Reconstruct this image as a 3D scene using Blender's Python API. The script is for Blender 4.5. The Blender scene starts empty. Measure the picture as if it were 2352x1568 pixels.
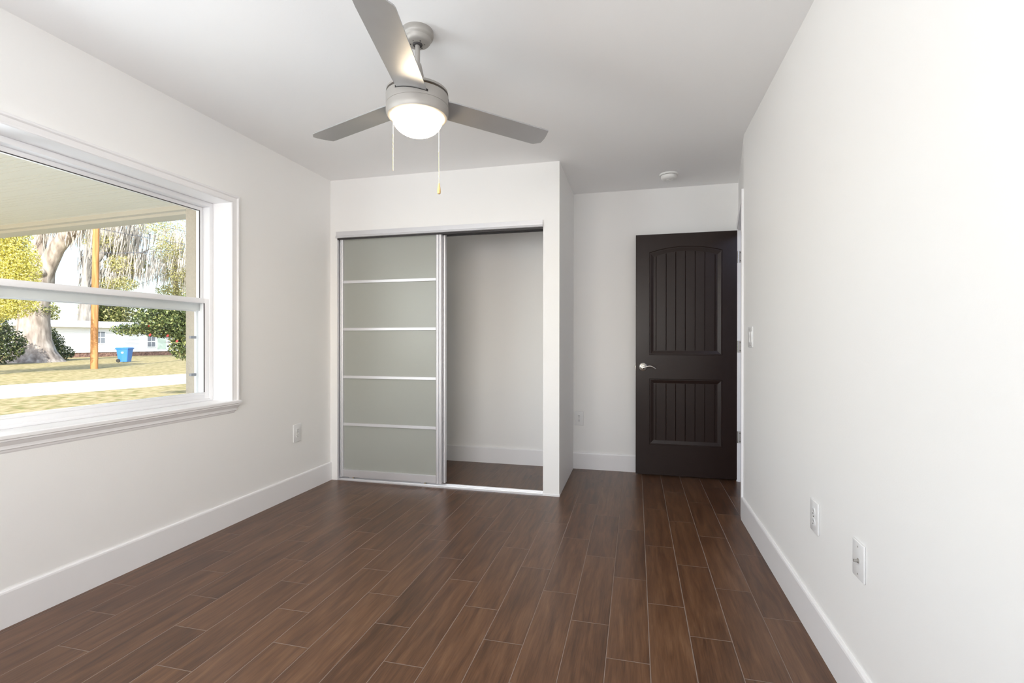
import bpy, bmesh, math, random
import numpy as np
from mathutils import Vector, Matrix

sc = bpy.context.scene
COL = sc.collection
PI = math.pi

# ------------------------------------------------------------------ camera
HC = 1.133
YAW, PITCH, ROLL = 0.2439, -0.0022, 0.0007
cam_d = bpy.data.cameras.new('camera')
cam = bpy.data.objects.new('camera', cam_d)
COL.objects.link(cam)
cam_d.sensor_width = 36.0
cam_d.lens = 1144.1 / 2352 * 36.0
cam_d.shift_y = 1.5 / 2352
cam_d.clip_start = 0.02
cam_d.clip_end = 600
_R = Vector((math.cos(YAW), math.sin(YAW), 0))
_F = Vector((-math.sin(YAW), math.cos(YAW), 0))
_Z = Vector((0, 0, 1))
_fw = _F * math.cos(PITCH) + _Z * math.sin(PITCH)
_up = _Z * math.cos(PITCH) - _F * math.sin(PITCH)
_r2 = _R * math.cos(ROLL) + _up * math.sin(ROLL)
_u2 = _up * math.cos(ROLL) - _R * math.sin(ROLL)
_m = Matrix.Identity(4)
for i in range(3):
    _m[i][0] = _r2[i]; _m[i][1] = _u2[i]; _m[i][2] = -_fw[i]
_m[2][3] = HC
cam.matrix_world = _m
sc.camera = cam

# ------------------------------------------------------------------ world, sun, added fill lamps, exposure
sc.view_settings.view_transform = 'Standard'
sc.view_settings.look = 'None'
sc.view_settings.gamma = 1.0
sc.view_settings.exposure = 0.16
sc.view_settings.use_curve_mapping = False
sc.cycles.use_denoising = True
sc.cycles.max_bounces = 14
sc.cycles.diffuse_bounces = 10
sc.cycles.transparent_max_bounces = 16
sc.cycles.sample_clamp_indirect = 6.0

world = bpy.data.worlds.new('sky'); sc.world = world
world.use_nodes = True
wn = world.node_tree.nodes; wl = world.node_tree.links
wn.clear()
w_out = wn.new('ShaderNodeOutputWorld'); w_bg = wn.new('ShaderNodeBackground')
w_sky = wn.new('ShaderNodeTexSky'); w_sky.sky_type = 'NISHITA'
w_sky.sun_disc = False
w_sky.sun_elevation = math.radians(34); w_sky.sun_rotation = math.radians(160)
w_sky.air_density = 1.0; w_sky.dust_density = 2.0
wl.new(w_sky.outputs[0], w_bg.inputs[0]); wl.new(w_bg.outputs[0], w_out.inputs[0])
w_bg.inputs[1].default_value = 0.42

def light(name, kind, loc, direction, energy, color, **kw):
    d = bpy.data.lights.new(name, kind)
    d.energy = energy; d.color = color
    for k, v in kw.items(): setattr(d, k, v)
    o = bpy.data.objects.new(name, d); COL.objects.link(o)
    o.location = loc
    if direction is not None:
        o.rotation_euler = Vector(direction).to_track_quat('-Z', 'Y').to_euler()
    return o

light('sun', 'SUN', (0, -20, 30), (-0.42, 0.74, -0.53), 6.9, (1.0, 0.965, 0.90), angle=0.009)
# added fill lamp outside the unseen second window unit, brightens the room
light('side_fill_light', 'AREA', (-2.86, 0.62, 1.40), (1, 0.25, 0.05), 33, (0.87, 0.93, 1.0),
      shape='RECTANGLE', size=1.05, size_y=1.15)

# added fill lamp outside the made-up rear window, lifts the room's brightness
light('rear_fill_light', 'AREA', (-0.95, -1.02, 1.42), (-0.05, 1, 0.65), 55, (0.945, 0.965, 1.0),
      shape='RECTANGLE', size=1.75, size_y=1.15)

# ------------------------------------------------------------------ materials
def mat(name, base=(0.8, 0.8, 0.8), rough=0.5, metal=0.0, spec=0.5, noise=None, bump=None, emit=None, trans=0.0):
    """noise=(scale, amount): gentle procedural colour variation; bump=(scale, strength)."""
    m = bpy.data.materials.new(name); m.use_nodes = True
    n = m.node_tree.nodes; l = m.node_tree.links
    b = n['Principled BSDF']
    b.inputs['Base Color'].default_value = (*base, 1)
    b.inputs['Roughness'].default_value = rough
    b.inputs['Metallic'].default_value = metal
    b.inputs['Specular IOR Level'].default_value = spec
    if trans: b.inputs['Transmission Weight'].default_value = trans
    tc = None
    if noise or bump:
        tc = n.new('ShaderNodeTexCoord')
    if noise:
        nz = n.new('ShaderNodeTexNoise'); nz.inputs['Scale'].default_value = noise[0]
        nz.inputs['Detail'].default_value = 4
        l.new(tc.outputs['Object'], nz.inputs['Vector'])
        mx = n.new('ShaderNodeMix'); mx.data_type = 'RGBA'
        a = noise[1]
        mx.inputs[6].default_value = (*[c * (1 - a) for c in base], 1)
        mx.inputs[7].default_value = (*[min(1, c * (1 + a)) for c in base], 1)
        l.new(nz.outputs['Fac'], mx.inputs[0]); l.new(mx.outputs[2], b.inputs['Base Color'])
    if bump:
        nb = n.new('ShaderNodeTexNoise'); nb.inputs['Scale'].default_value = bump[0]
        nb.inputs['Detail'].default_value = 3
        l.new(tc.outputs['Object'], nb.inputs['Vector'])
        bp = n.new('ShaderNodeBump'); bp.inputs['Strength'].default_value = bump[1]
        bp.inputs['Distance'].default_value = 0.01
        l.new(nb.outputs['Fac'], bp.inputs['Height']); l.new(bp.outputs[0], b.inputs['Normal'])
    if emit:
        b.inputs['Emission Color'].default_value = (*emit[0], 1)
        b.inputs['Emission Strength'].default_value = emit[1]
    return m

def ramp_mat(name, stops, scale, rough=0.8, stretch=(1, 1, 1), bump=0.0, detail=6, spec=0.2, coord='Object'):
    m = bpy.data.materials.new(name); m.use_nodes = True
    n = m.node_tree.nodes; l = m.node_tree.links
    b = n['Principled BSDF']; b.inputs['Roughness'].default_value = rough
    b.inputs['Specular IOR Level'].default_value = spec
    tc = n.new('ShaderNodeTexCoord'); mp = n.new('ShaderNodeMapping'); mp.inputs['Scale'].default_value = stretch
    nz = n.new('ShaderNodeTexNoise'); nz.inputs['Scale'].default_value = scale; nz.inputs['Detail'].default_value = detail
    cr = n.new('ShaderNodeValToRGB')
    els = cr.color_ramp.elements
    while len(els) < len(stops): els.new(0.5)
    for e, (p, c) in zip(els, stops): e.position = p; e.color = (*c, 1)
    l.new(tc.outputs[coord], mp.inputs[0]); l.new(mp.outputs[0], nz.inputs['Vector'])
    l.new(nz.outputs['Fac'], cr.inputs[0]); l.new(cr.outputs[0], b.inputs['Base Color'])
    if bump:
        bp = n.new('ShaderNodeBump'); bp.inputs['Strength'].default_value = bump; bp.inputs['Distance'].default_value = 0.02
        l.new(nz.outputs['Fac'], bp.inputs['Height']); l.new(bp.outputs[0], b.inputs['Normal'])
    return m

def leaf_mat(name, cols, rough=0.6, translucent=0.35):
    """leaf colour varies leaf by leaf (random per mesh island)."""
    m = bpy.data.materials.new(name); m.use_nodes = True
    n = m.node_tree.nodes; l = m.node_tree.links
    b = n['Principled BSDF']; out = n['Material Output']
    b.inputs['Roughness'].default_value = rough; b.inputs['Specular IOR Level'].default_value = 0.3
    g = n.new('ShaderNodeNewGeometry'); cr = n.new('ShaderNodeValToRGB')
    els = cr.color_ramp.elements
    while len(els) < len(cols): els.new(0.5)
    for i, (e, c) in enumerate(zip(els, cols)): e.position = i / max(1, len(cols) - 1); e.color = (*c, 1)
    l.new(g.outputs['Random Per Island'], cr.inputs[0]); l.new(cr.outputs[0], b.inputs['Base Color'])
    tr = n.new('ShaderNodeBsdfTranslucent'); l.new(cr.outputs[0], tr.inputs[0])
    mx = n.new('ShaderNodeMixShader'); mx.inputs[0].default_value = translucent
    l.new(b.outputs[0], mx.inputs[1]); l.new(tr.outputs[0], mx.inputs[2]); l.new(mx.outputs[0], out.inputs[0])
    return m

def glass_mat(name):
    m = bpy.data.materials.new(name); m.use_nodes = True
    n = m.node_tree.nodes; l = m.node_tree.links
    n.remove(n['Principled BSDF']); out = n['Material Output']
    t = n.new('ShaderNodeBsdfTransparent'); t.inputs[0].default_value = (0.97, 0.985, 0.98, 1)
    g = n.new('ShaderNodeBsdfGlossy'); g.inputs['Roughness'].default_value = 0.0
    lw = n.new('ShaderNodeLayerWeight'); lw.inputs[0].default_value = 0.5      # Schlick reflectance of a thin pane
    pw = n.new('ShaderNodeMath'); pw.operation = 'POWER'; pw.inputs[1].default_value = 5.0
    f = n.new('ShaderNodeMath'); f.operation = 'MULTIPLY_ADD'; f.inputs[1].default_value = 0.8; f.inputs[2].default_value = 0.02
    l.new(lw.outputs['Facing'], pw.inputs[0]); l.new(pw.outputs[0], f.inputs[0])
    mx = n.new('ShaderNodeMixShader')
    l.new(f.outputs[0], mx.inputs[0]); l.new(t.outputs[0], mx.inputs[1]); l.new(g.outputs[0], mx.inputs[2])
    l.new(mx.outputs[0], out.inputs[0])
    return m

def floor_mat():
    m = bpy.data.materials.new('wood_look_tile'); m.use_nodes = True
    n = m.node_tree.nodes; l = m.node_tree.links
    b = n['Principled BSDF']
    def math_(op, a, c=None, v=None):
        k = n.new('ShaderNodeMath'); k.operation = op
        for i, s in enumerate((a, c)):
            if s is None: continue
            if isinstance(s, (int, float)): k.inputs[i].default_value = s
            else: l.new(s, k.inputs[i])
        return k.outputs[0]
    W, L = 0.1525, 0.632
    tc = n.new('ShaderNodeTexCoord'); sx = n.new('ShaderNodeSeparateXYZ')
    l.new(tc.outputs['Object'], sx.inputs[0])
    X, Y = sx.outputs[0], sx.outputs[1]
    cx = math_('DIVIDE', math_('ADD', X, 0.103), W)
    col = math_('FLOOR', cx); fx = math_('SUBTRACT', cx, col)
    ry = math_('DIVIDE', math_('ADD', math_('SUBTRACT', Y, 1.81), math_('MULTIPLY', col, L / 3)), L)
    row = math_('FLOOR', ry); fy = math_('SUBTRACT', ry, row)
    dx = math_('MULTIPLY', math_('MINIMUM', fx, math_('SUBTRACT', 1.0, fx)), W)
    dy = math_('MULTIPLY', math_('MINIMUM', fy, math_('SUBTRACT', 1.0, fy)), L)
    dmin = math_('MINIMUM', dx, dy)
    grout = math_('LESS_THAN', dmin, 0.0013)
    cb = n.new('ShaderNodeCombineXYZ'); l.new(col, cb.inputs[0]); l.new(row, cb.inputs[1])
    wnz = n.new('ShaderNodeTexWhiteNoise'); wnz.noise_dimensions = '2D'; l.new(cb.outputs[0], wnz.inputs['Vector'])
    # wood grain, shifted tile by tile
    off = n.new('ShaderNodeVectorMath'); off.operation = 'SCALE'; l.new(wnz.outputs['Color'], off.inputs[0]); off.inputs['Scale'].default_value = 37.0
    def grain(sx_, sy_, detail, dist):
        mp = n.new('ShaderNodeMapping'); mp.inputs['Scale'].default_value = (sx_, sy_, 1)
        l.new(tc.outputs['Object'], mp.inputs[0])
        ad = n.new('ShaderNodeVectorMath'); l.new(mp.outputs[0], ad.inputs[0]); l.new(off.outputs[0], ad.inputs[1])
        z = n.new('ShaderNodeTexNoise'); z.inputs['Scale'].default_value = 1.0; z.inputs['Detail'].default_value = detail
        z.inputs['Distortion'].default_value = dist
        l.new(ad.outputs[0], z.inputs['Vector']); return z.outputs['Fac']
    g1 = grain(30, 2.8, 6, 0.8); g2 = grain(230, 11, 4, 0.3)
    gm = math_('ADD', math_('MULTIPLY', g1, 0.62), math_('MULTIPLY', g2, 0.38))
    gm = math_('ADD', gm, math_('MULTIPLY', math_('SUBTRACT', wnz.outputs['Value'], 0.5), 0.10))
    cr = n.new('ShaderNodeValToRGB'); els = cr.color_ramp.elements
    for _ in range(2): els.new(0.5)
    for e, (p, c) in zip(els, [(0.30, FLOOR[0]), (0.45, FLOOR[1]), (0.58, FLOOR[2]), (0.74, FLOOR[3])]):
        e.position = p; e.color = (*c, 1)
    l.new(gm, cr.inputs[0])
    mx = n.new('ShaderNodeMix'); mx.data_type = 'RGBA'
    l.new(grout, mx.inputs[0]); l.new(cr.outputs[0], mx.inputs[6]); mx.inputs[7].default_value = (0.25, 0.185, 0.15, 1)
    edge = math_('MULTIPLY', math_('LESS_THAN', dmin, 0.0022), 0.5)      # joint shading painted into the colour as a dark band beside the grout
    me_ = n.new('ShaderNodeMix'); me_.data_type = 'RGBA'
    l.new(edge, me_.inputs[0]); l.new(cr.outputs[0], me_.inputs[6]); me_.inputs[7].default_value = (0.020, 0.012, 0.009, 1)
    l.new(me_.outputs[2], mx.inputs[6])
    l.new(mx.outputs[2], b.inputs['Base Color'])
    rg = math_('ADD', math_('MULTIPLY', grout, 0.4), math_('ADD', math_('MULTIPLY', g2, 0.12), 0.27))
    l.new(rg, b.inputs['Roughness'])
    b.inputs['Specular IOR Level'].default_value = 0.5
    mr = n.new('ShaderNodeMapRange'); l.new(dmin, mr.inputs[0]); mr.inputs[1].default_value = 0.0008; mr.inputs[2].default_value = 0.003
    h = math_('ADD', mr.outputs[0], math_('MULTIPLY', g2, 0.15))
    bp = n.new('ShaderNodeBump'); bp.inputs['Strength'].default_value = 0.35; bp.inputs['Distance'].default_value = 0.002
    l.new(h, bp.inputs['Height']); l.new(bp.outputs[0], b.inputs['Normal'])
    return m
FLOOR = [(0.046, 0.0190, 0.0088), (0.090, 0.0395, 0.0180), (0.132, 0.0620, 0.0295), (0.185, 0.099, 0.052)]

M = {}
M['wall'] = mat('wall_paint', (0.885, 0.88, 0.868), 0.55, spec=0.25, noise=(1.3, 0.006), bump=(160, 0.03))
M['ceiling'] = mat('ceiling_paint', (0.93, 0.93, 0.93), 0.8, spec=0.15, noise=(2.0, 0.006), bump=(120, 0.03))
M['trim'] = mat('trim_white', (0.87, 0.865, 0.875), 0.32, spec=0.4, noise=(2.5, 0.006))
M['vinyl'] = mat('window_vinyl', (0.84, 0.845, 0.865), 0.35, spec=0.45, noise=(3, 0.006))
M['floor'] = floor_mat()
M['nickel'] = mat('brushed_nickel', (0.42, 0.40, 0.375), 0.56, metal=0.55, noise=(30, 0.04))
M['satin_nickel'] = mat('satin_nickel', (0.62, 0.60, 0.56), 0.24, metal=0.95, noise=(30, 0.03))
M['blade'] = mat('silver_blade', (0.46, 0.46, 0.465), 0.36, metal=0.6, noise=(14, 0.04))
M['alu'] = mat('anodized_aluminium', (0.74, 0.74, 0.765), 0.42, metal=0.7, noise=(18, 0.02))
M['frost'] = mat('frosted_glass', (0.355, 0.368, 0.335), 0.30, spec=0.55, noise=(1.5, 0.015))
M['door'] = mat('espresso_door', (0.021, 0.0115, 0.009), 0.30, spec=0.30, noise=(20, 0.10), bump=(220, 0.06))
M['plate'] = mat('plate_white', (0.82, 0.82, 0.82), 0.30, spec=0.5, noise=(40, 0.005))
M['dark'] = mat('dark_slot', (0.012, 0.011, 0.011), 0.6, noise=(40, 0.1))
M['brown_gap'] = mat('motor_brown', (0.12, 0.06, 0.02), 0.5, noise=(40, 0.1))
M['globe'] = mat('lit_opal_glass', (0.95, 0.9, 0.8), 0.25, emit=((1.0, 0.80, 0.54), 29.0), noise=(9, 0.01))
M['chain'] = mat('pull_chain', (0.70, 0.62, 0.45), 0.3, metal=0.8, noise=(60, 0.05))
M['fob'] = mat('pull_fob_wood', (0.62, 0.42, 0.20), 0.4, noise=(60, 0.15))
M['smoke'] = mat('detector_white', (0.85, 0.85, 0.83), 0.4, noise=(30, 0.005))
M['glass'] = glass_mat('window_glass')
M['gasket'] = mat('gasket_black', (0.05, 0.045, 0.045), 0.6, noise=(40, 0.1))
M['clip'] = mat('screen_clip_grey', (0.25, 0.26, 0.30), 0.5, noise=(40, 0.05))
M['stucco'] = mat('beige_stucco', (0.47, 0.42, 0.36), 0.9, spec=0.1, noise=(60, 0.12), bump=(140, 0.5))
M['soffit'] = mat('cream_soffit', (0.90, 0.87, 0.80), 0.6, spec=0.2, noise=(2, 0.01))
M['fascia'] = mat('fascia_cream', (0.72, 0.68, 0.62), 0.6, noise=(2, 0.02))
M['concrete'] = mat('concrete', (0.78, 0.76, 0.72), 0.9, spec=0.1, noise=(1.2, 0.08), bump=(40, 0.2))
M['street'] = mat('street_surface', (0.72, 0.71, 0.72), 0.9, spec=0.1, noise=(0.7, 0.06))
M['lawn'] = ramp_mat('lawn_grass', [(0.30, (0.15, 0.16, 0.04)), (0.48, (0.35, 0.28, 0.13)), (0.62, (0.46, 0.37, 0.21)), (0.75, (0.38, 0.35, 0.11))], 4.5, rough=0.95, detail=12, bump=0.3)
M['bark'] = ramp_mat('oak_bark', [(0.3, (0.15, 0.12, 0.10)), (0.5, (0.33, 0.28, 0.245)), (0.7, (0.50, 0.45, 0.40))], 1.6, rough=0.95, stretch=(2, 2, 0.5), bump=0.8, detail=10)
M['darkbark'] = ramp_mat('moss_grown_bark', [(0.3, (0.14, 0.13, 0.12)), (0.55, (0.30, 0.28, 0.26)), (0.75, (0.44, 0.42, 0.38))], 1.2, rough=0.95, stretch=(2, 2, 0.5), bump=0.8, detail=10)
M['pole'] = ramp_mat('pole_wood', [(0.3, (0.26, 0.13, 0.05)), (0.5, (0.46, 0.22, 0.085)), (0.75, (0.56, 0.32, 0.16))], 3.0, rough=0.85, stretch=(4, 4, 0.25), bump=0.3)
M['cable'] = mat('cable_dark', (0.16, 0.16, 0.20), 0.6, noise=(5, 0.1))
M['moss'] = leaf_mat('spanish_moss', [(0.42, 0.39, 0.35), (0.66, 0.61, 0.56), (0.80, 0.77, 0.72)], 0.9, 0.35)
M['leaf_yellow'] = leaf_mat('yellow_green_leaves', [(0.34, 0.33, 0.05), (0.62, 0.56, 0.12), (0.78, 0.72, 0.25), (0.84, 0.80, 0.42)], 0.6, 0.4)
M['leaf_green'] = leaf_mat('green_leaves', [(0.06, 0.08, 0.03), (0.16, 0.19, 0.06), (0.34, 0.34, 0.12), (0.55, 0.52, 0.26)], 0.6, 0.3)
M['leaf_dark'] = leaf_mat('dark_leaves', [(0.02, 0.035, 0.015), (0.05, 0.075, 0.03), (0.10, 0.13, 0.05), (0.30, 0.31, 0.14)], 0.5, 0.2)
M['leaf_camellia'] = leaf_mat('camellia_leaves', [(0.022, 0.036, 0.013), (0.055, 0.08, 0.026), (0.115, 0.15, 0.05), (0.34, 0.36, 0.14)], 0.28, 0.15)
M['leaf_pale'] = leaf_mat('pale_leaves', [(0.30, 0.30, 0.08), (0.52, 0.49, 0.20), (0.70, 0.64, 0.42)], 0.7, 0.4)
M['moss_dark'] = leaf_mat('dark_spanish_moss', [(0.16, 0.15, 0.14), (0.26, 0.245, 0.225), (0.36, 0.34, 0.31)], 0.9, 0.2)
M['flower'] = mat('red_flower', (0.75, 0.05, 0.05), 0.5, noise=(20, 0.2))
M['siding'] = mat('white_siding', (0.83, 0.84, 0.88), 0.7, spec=0.2, noise=(1.0, 0.02))
M['roofing'] = mat('pale_roofing', (0.62, 0.64, 0.70), 0.8, noise=(2, 0.05))
M['brick'] = ramp_mat('brick_skirt', [(0.35, (0.10, 0.06, 0.05)), (0.6, (0.26, 0.16, 0.13))], 6.0, rough=0.9)
M['house_glass'] = mat('house_window_glass', (0.20, 0.22, 0.26), 0.15, noise=(2, 0.1))
M['house_door'] = mat('pale_green_door', (0.55, 0.66, 0.58), 0.5, noise=(2, 0.05))
M['bin'] = mat('blue_plastic', (0.035, 0.17, 0.50), 0.45, spec=0.4, noise=(6, 0.04))
M['rubber'] = mat('black_rubber', (0.02, 0.02, 0.02), 0.7, noise=(20, 0.1))

# ------------------------------------------------------------------ mesh helpers
class MB:
    def __init__(s): s.bm = bmesh.new()
    def box(s, x0, x1, y0, y1, z0, z1, bev=0.0, seg=2):
        g = bmesh.ops.create_cube(s.bm, size=1.0)
        vs = g['verts']
        for v in vs:
            v.co = Vector(((x0 + x1) / 2 + v.co.x * (x1 - x0), (y0 + y1) / 2 + v.co.y * (y1 - y0), (z0 + z1) / 2 + v.co.z * (z1 - z0)))
        if bev > 0:
            es = list({e for v in vs for e in v.link_edges})
            bmesh.ops.bevel(s.bm, geom=es, offset=bev, segments=seg, profile=0.5, affect='EDGES')
        return s
    def loft(s, rings, closed_ring=True, cap=True, loop=False):
        bm = s.bm
        rv = [[bm.verts.new(p) for p in r] for r in rings]
        n = len(rv[0])
        rng = range(len(rv)) if loop else range(len(rv) - 1)
        for i in rng:
            a, b = rv[i], rv[(i + 1) % len(rv)]
            for j in range(n if closed_ring else n - 1):
                k = (j + 1) % n
                bm.faces.new((a[j], a[k], b[k], b[j]))
        if cap and closed_ring and not loop:
            bm.faces.new(list(reversed(rv[0]))); bm.faces.new(rv[-1])
        return s
    def lathe(s, prof, c=(0, 0, 0), n=48, cap=True, axis='Z'):
        rings = []
        for r, z in prof:
            ring = []
            for i in range(n):
                a = 2 * PI * i / n
                p = (r * math.cos(a), r * math.sin(a), z)
                if axis == 'Y': p = (p[0], p[2], p[1])
                if axis == 'X': p = (p[2], p[0], p[1])
                ring.append((c[0] + p[0], c[1] + p[1], c[2] + p[2]))
            rings.append(ring)
        return s.loft(rings, cap=cap)
    def tube(s, pts, rads, n=10, wob=0.0, seed=0, cap=True):
        pts = [Vector(p) for p in pts]; rnd = random.Random(seed)
        if isinstance(rads, (int, float)): rads = [rads] * len(pts)
        rings = []; prev = None
        for i, p in enumerate(pts):
            t = (pts[min(i + 1, len(pts) - 1)] - pts[max(i - 1, 0)]).normalized()
            u = prev - t * prev.dot(t) if prev is not None else (Vector((1, 0, 0)) if abs(t.x) < 0.9 else Vector((0, 1, 0)))
            u = (u - t * u.dot(t)).normalized(); w = t.cross(u); prev = u
            rings.append([p + (u * math.cos(2 * PI * k / n) + w * math.sin(2 * PI * k / n)) * rads[i] * (1 + wob * rnd.uniform(-1, 1)) for k in range(n)])
        return s.loft(rings, cap=cap)
    def prism(s, poly, axis, a, b):
        """extrude a 2-D polygon along an axis."""
        def mk(p, t):
            if axis == 'Y': return (p[0], t, p[1])
            if axis == 'X': return (t, p[0], p[1])
            return (p[0], p[1], t)
        return s.loft([[mk(p, a) for p in poly], [mk(p, b) for p in poly]])
    def xform(s, mx):
        s.bm.transform(mx); return s
    def build(s, name, m, parent=None, smooth=False, angle=35):
        bmesh.ops.recalc_face_normals(s.bm, faces=s.bm.faces)
        me = bpy.data.meshes.new(name); s.bm.to_mesh(me); s.bm.free()
        o = bpy.data.objects.new(name, me); COL.objects.link(o)
        me.materials.append(m)
        if smooth:
            me.polygons.foreach_set('use_smooth', [True] * len(me.polygons))
            me.set_sharp_from_angle(angle=math.radians(angle))
        if parent is not None: o.parent = parent
        return o

def raw_mesh(name, verts, faces, m, parent=None):
    me = bpy.data.meshes.new(name)
    nv, nf = len(verts), len(faces)
    me.vertices.add(nv); me.vertices.foreach_set('co', np.asarray(verts, dtype=np.float32).ravel())
    k = faces.shape[1]
    me.loops.add(nf * k); me.loops.foreach_set('vertex_index', faces.ravel().astype(np.int32))
    me.polygons.add(nf); me.polygons.foreach_set('loop_start', np.arange(0, nf * k, k, dtype=np.int32))
    me.update(calc_edges=True); me.validate()
    o = bpy.data.objects.new(name, me); COL.objects.link(o); me.materials.append(m)
    if parent is not None: o.parent = parent
    return o

def tag(o, label=None, cat=None, group=None, kind=None):
    if label: o['label'] = label
    if cat: o['category'] = cat
    if group: o['group'] = group
    if kind: o['kind'] = kind
    return o
def struct(o, label=None, cat=None): return tag(o, label, cat, kind='structure')
def empty(name, loc, rz=0.0):
    o = bpy.data.objects.new(name, None); COL.objects.link(o)
    o.location = loc; o.rotation_euler = (0, 0, rz); o.empty_display_size = 0.05
    return o

# ------------------------------------------------------------------ room shell
XL, XR, H = -2.424, 0.662, 2.44
YC, YA, XC, YR = 3.594, 4.445, -0.540, 3.420
YB = -0.80
DX, DY = 0.1510, 0.98853         # direction of the short wall that holds the doorway
BH, BT = 0.146, 0.013

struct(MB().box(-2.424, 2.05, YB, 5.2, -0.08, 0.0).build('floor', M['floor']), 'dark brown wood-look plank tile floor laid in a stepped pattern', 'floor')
struct(MB().box(-2.62, 2.05, YB - 0.1, 5.2, H, H + 0.1).build('ceiling', M['ceiling']), 'plain white painted flat ceiling', 'ceiling')

# left wall with the wide window opening
WY0, WY1, WZ0, WZ1 = 0.17, 2.569, 0.750, 1.996
w = MB()
XO = -2.66
w.box(XO, XL, YB - 0.1, 5.2, -0.3, WZ0); w.box(XO, XL, YB - 0.1, 5.2, WZ1, 2.5)
w.box(XO, XL, YB - 0.1, WY0, WZ0, WZ1); w.box(XO, XL, WY1, 5.2, WZ0, WZ1)
struct(w.build('wall_left', M['wall']), 'white painted wall holding the wide window', 'wall')

struct(MB().box(XR, XR + 0.13, YB - 0.1, YR, 0, H).build('wall_right', M['wall']), 'bright blank white wall along the right side of the room', 'wall')
RX0, RX1, RZ0, RZ1 = -1.85, -0.05, 0.80, 2.00
w = MB()
w.box(XL, XR, YB - 0.12, YB, 0, RZ0); w.box(XL, XR, YB - 0.12, YB, RZ1, H); w.box(XL, RX0, YB - 0.12, YB, RZ0, RZ1); w.box(RX1, XR, YB - 0.12, YB, RZ0, RZ1)
struct(w.build('wall_back', M['wall']), 'white wall behind the camera', 'wall')

rw = empty('added_rear_window', ((RX0 + RX1) / 2, YB, RZ0)); struct(rw, 'added window behind the camera, opening for the rear fill lamp', 'window')  # made-up window, added so the rear fill lamp can light the room
w = MB()
for a_, b_ in ((RX0, RX0 + .05), (-0.975, -0.925), (RX1 - .05, RX1)): w.box(a_, b_, YB - .09, YB - .03, RZ0, RZ1, .004)
w.box(RX0, RX1, YB - .09, YB - .03, RZ0, RZ0 + .05, .004); w.box(RX0, RX1, YB - .09, YB - .03, RZ1 - .05, RZ1, .004)
under_ = w.build('frame', M['vinyl']); under_.parent = rw; under_.matrix_parent_inverse = Matrix.Translation(rw.location).inverted()
w = MB()
for a_, b_ in ((RX0 - .06, RX0 + .004), (RX1 - .004, RX1 + .06)): w.box(a_, b_, YB, YB + .016, RZ0 - .06, RZ1 + .06, .003)
w.box(RX0, RX1, YB, YB + .016, RZ1 - .004, RZ1 + .06, .003); w.box(RX0, RX1, YB, YB + .022, RZ0 - .06, RZ0 + .004, .003)
under_ = w.build('casing', M['trim']); under_.parent = rw; under_.matrix_parent_inverse = Matrix.Translation(rw.location).inverted()

# closet partition: piers and header around the opening, with the side return towards the doorway
OX0, OX1, OZ = -2.362, -0.660, 2.000
w = MB()
w.box(XL, OX0, YC, YC + 0.11, 0, H); w.box(OX0, OX1, YC, YC + 0.11, OZ, H); w.box(OX1, XC, YC, YC + 0.12, 0, H)
w.box(XC - 0.115, XC, YC + 0.12, YA, 0, H)
struct(w.build('wall_closet', M['wall']), 'white partition around the closet opening, ending in an outer corner', 'wall')
struct(MB().box(XL, XC, YA + 0.013, YA + 0.12, 0, H).box(XC, 0.95, YA, YA + 0.12, 0, H).build('wall_far', M['wall']), 'white far wall behind the dark door and inside the closet', 'wall')

# doorway wall, angled a little outwards
def dw(s, off, z):     # s along the wall, off towards the hall
    return (XR + DX * s + DY * off, YR + DY * s - DX * off, z)
def dbox(mb, s0, s1, o0, o1, z0, z1):
    a = [dw(s0, o0, z0), dw(s1, o0, z0), dw(s1, o1, z0), dw(s0, o1, z0)]
    b = [dw(s0, o0, z1), dw(s1, o0, z1), dw(s1, o1, z1), dw(s0, o1, z1)]
    mb.loft([a, b]); return mb
DS0, DS1, DZ = 0.085, 0.945, 2.042
w = MB()
dbox(w, 0.0, DS0, 0, 0.11, 0, H); dbox(w, DS1, 1.04, 0, 0.11, 0, H); dbox(w, DS0, DS1, 0, 0.11, DZ, H)
struct(w.build('wall_doorway', M['wall']), 'short angled white wall with the open doorway', 'wall')

# door frame: jambs, head, stop, casing
d1 = empty('door_1', dw(DS1, 0, 0)); struct(d1, 'white door frame around the open doorway', 'door frame')
def under(o, root):
    o.parent = root; o.matrix_parent_inverse = Matrix.Translation(root.location).inverted(); return o
j = MB(); dbox(j, DS0, DS0 + 0.018, -0.004, 0.114, 0, DZ); dbox(j, DS1 - 0.018, DS1, -0.004, 0.114, 0, DZ); dbox(j, DS0, DS1, -0.004, 0.114, DZ - 0.018, DZ)
dbox(j, DS1 - 0.03, DS1 - 0.018, 0.045, 0.085, 0, DZ - 0.018); dbox(j, DS0 + 0.018, DS1 - 0.018, 0.045, 0.085, DZ - 0.03, DZ - 0.018)
under(j.build('door_jamb', M['trim']), d1)
c = MB(); dbox(c, 0.001, 0.078, -0.013, 0, 0, 2.100); dbox(c, 0.078, DS1 + 0.004, -0.013, 0, DZ - 0.006, 2.100); dbox(c, DS1 - 0.010, 1.024, -0.013, 0, 0, 2.100)
under(c.build('door_casing', M['trim']), d1)

# hall beyond the doorway
struct(MB().box(2.05, 2.15, 1.6, 5.2, 0, H).box(XR + 0.13, 2.05, 1.5, 1.6, 0, H).box(0.95, 2.15, 5.1, 5.2, 0, H).box(0.95, 1.05, YA, 5.1, 0, H).build('wall_hall', M['wall']), 'white hall walls beyond the doorway', 'wall')
light('hall_daylight', 'AREA', (1.5, 2.3, 2.3), (-0.15, 0.5, -1), 6.5, (0.64, 0.72, 1.0), shape='DISK', size=0.5)

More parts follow.
